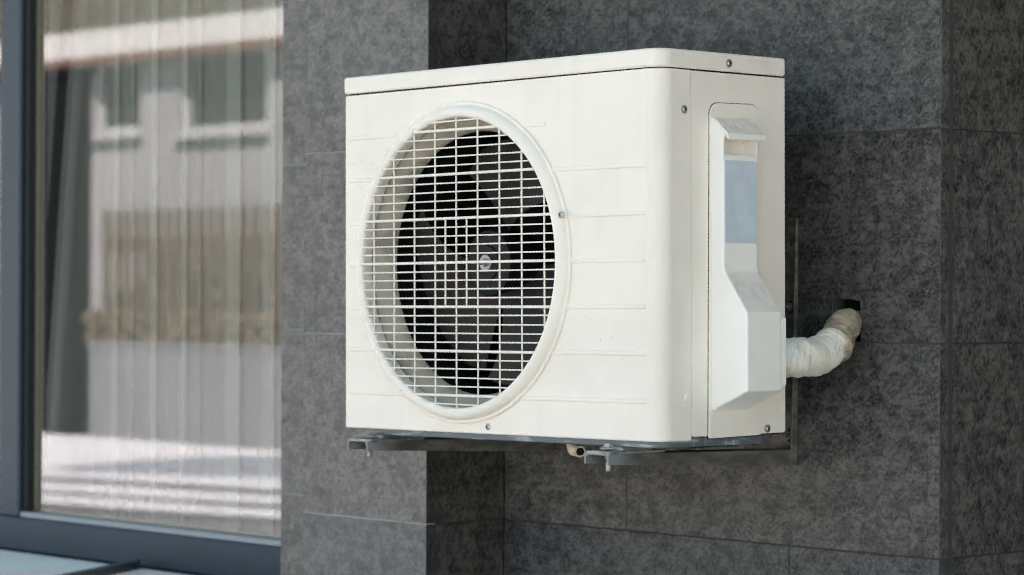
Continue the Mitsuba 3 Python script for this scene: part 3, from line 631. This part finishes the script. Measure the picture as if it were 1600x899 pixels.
house = thing('house', 'pale rendered house with two windows mirrored in the window glass', 'house')
YH = -16.0
hw = mani(box(-36, -10, YH - 6, YH, GZ, 3.35)) - mani(box(-26.80, -25.80, YH - 0.25, YH + 0.2, 2.18, 3.12)) - mani(box(-24.95, -23.20, YH - 0.25, YH + 0.2, 2.12, 3.12)) - mani(box(-21.2, -19.6, YH - 0.25, YH + 0.2, 2.12, 3.12))
add('wall', unmani(hw), 'house_wall', house, False)
for (a, b, z) in ((-26.80, -25.80, 2.18), (-24.95, -23.20, 2.12), (-21.2, -19.6, 2.12)):
    w = add('window', cat(box(a, a + 0.10, YH - 0.14, YH - 0.06, z, 3.12), box(b - 0.10, b, YH - 0.14, YH - 0.06, z, 3.12), box(a + 0.1, b - 0.1, YH - 0.14, YH - 0.06, z, z + 0.10), box(a + 0.1, b - 0.1, YH - 0.14, YH - 0.06, 3.04, 3.12)), 'house_frame', house, False)
    add('pane', box(a + 0.1, b - 0.1, YH - 0.12, YH - 0.10, z + 0.1, 3.04), 'house_glass', w, False)
    add('sill', box(a - 0.06, b + 0.06, YH - 0.139, YH + 0.10, z - 0.06, z - 0.001), 'house_frame', w, False)
roofm = trimesh.Trimesh([(-37, YH + 0.26, 3.505), (-9, YH + 0.26, 3.505), (-9, YH - 5, 7.2), (-37, YH - 5, 7.2)], [(0, 1, 2), (0, 2, 3)], process=False)
roof = add('roof', cat(roofm, box(-37, -9, YH - 5.0, YH + 0.20, 3.36, 3.50)), 'house_roof', house, False)
add('fascia', box(-37, -9, YH + 0.202, YH + 0.26, 3.16, 3.48), 'house_white', roof, False)
add('eave_board', box(-37, -9, YH + 0.02, YH + 0.258, 3.06, 3.155), 'house_wood', roof, False)

gw = thing('garden_wall', 'low grey white garden wall below the picket fence, mirrored in the glass', 'wall')
add('coping', box(-23.9, -10, -14.26, -13.98, -0.42, -0.36), 'garden_wall', gw, False)
add('wall', box(-23.9, -10, -14.24, -14.0, GZ, -0.421), 'garden_wall', gw, False)
fence = thing('picket_fence', 'brown picket fence standing on the low garden wall, mirrored in the glass', 'fence')
add('rail', box(-23.85, -15, -14.17, -14.13, 0.66, 0.82), 'fence_wood', fence, False)
add('rail', box(-23.85, -15, -14.17, -14.13, -0.20, -0.10), 'fence_wood', fence, False)
for i in range(44):
    x = -23.8 + i * 0.2
    P = np.array([(x, -0.358), (x + 0.12, -0.358), (x + 0.12, 1.08), (x + 0.06, 1.16), (x, 1.08)])
    add('picket', axes(rprism(P, 0.025, 0.0), X, Z, Y, (0, -14.128, 0)), 'fence_wood', fence, False)
pil = thing('gate_pillar', 'dark grey gate pillar left of the garden wall, mirrored in the glass', 'pillar')
add('shaft', box(-25.40, -24.26, -14.25, -14.0, GZ, 2.70), 'pillar_grey', pil, False)
add('cap', box(-25.46, -24.22, -14.29, -13.96, 2.701, 2.80), 'pillar_grey', pil, False)
def foliage(name, lo, hi, n, size, mat, label, catg, seed, kind=None, gaps=0.42):
    r = np.random.default_rng(seed); V, F = [], []
    c = r.uniform(lo, hi, (n, 3))
    f = meshkit.fbm(c * 1.6, 3, seed); c = c[f > gaps]
    for p in c:
        d = r.normal(size=3); d /= np.linalg.norm(d); e2 = np.cross(d, r.normal(size=3)); e2 /= np.linalg.norm(e2)
        s = size * r.uniform(0.6, 1.3); k = len(V)
        V += [p - d * s, p + e2 * s * 0.4, p + d * s, p - e2 * s * 0.4]; F += [(k, k + 1, k + 2), (k, k + 2, k + 3)]
    add(name, trimesh.Trimesh(V, F, process=False), mat, None, False, label, catg, kind)
foliage('hedge', (-24, -15.2, -0.6), (-14, -14.35, 0.72), 7000, 0.10, 'leaf_olive', 'olive green hedge behind the picket fence, mirrored in the glass', 'hedge', 2, 'stuff')
foliage('dry_grass', (-24, -14.12, -0.36), (-14, -13.99, -0.02), 7000, 0.055, 'leaf_dry', 'dry straw coloured grass at the foot of the fence, mirrored in the glass', 'grass', 5, 'stuff', 0.0)
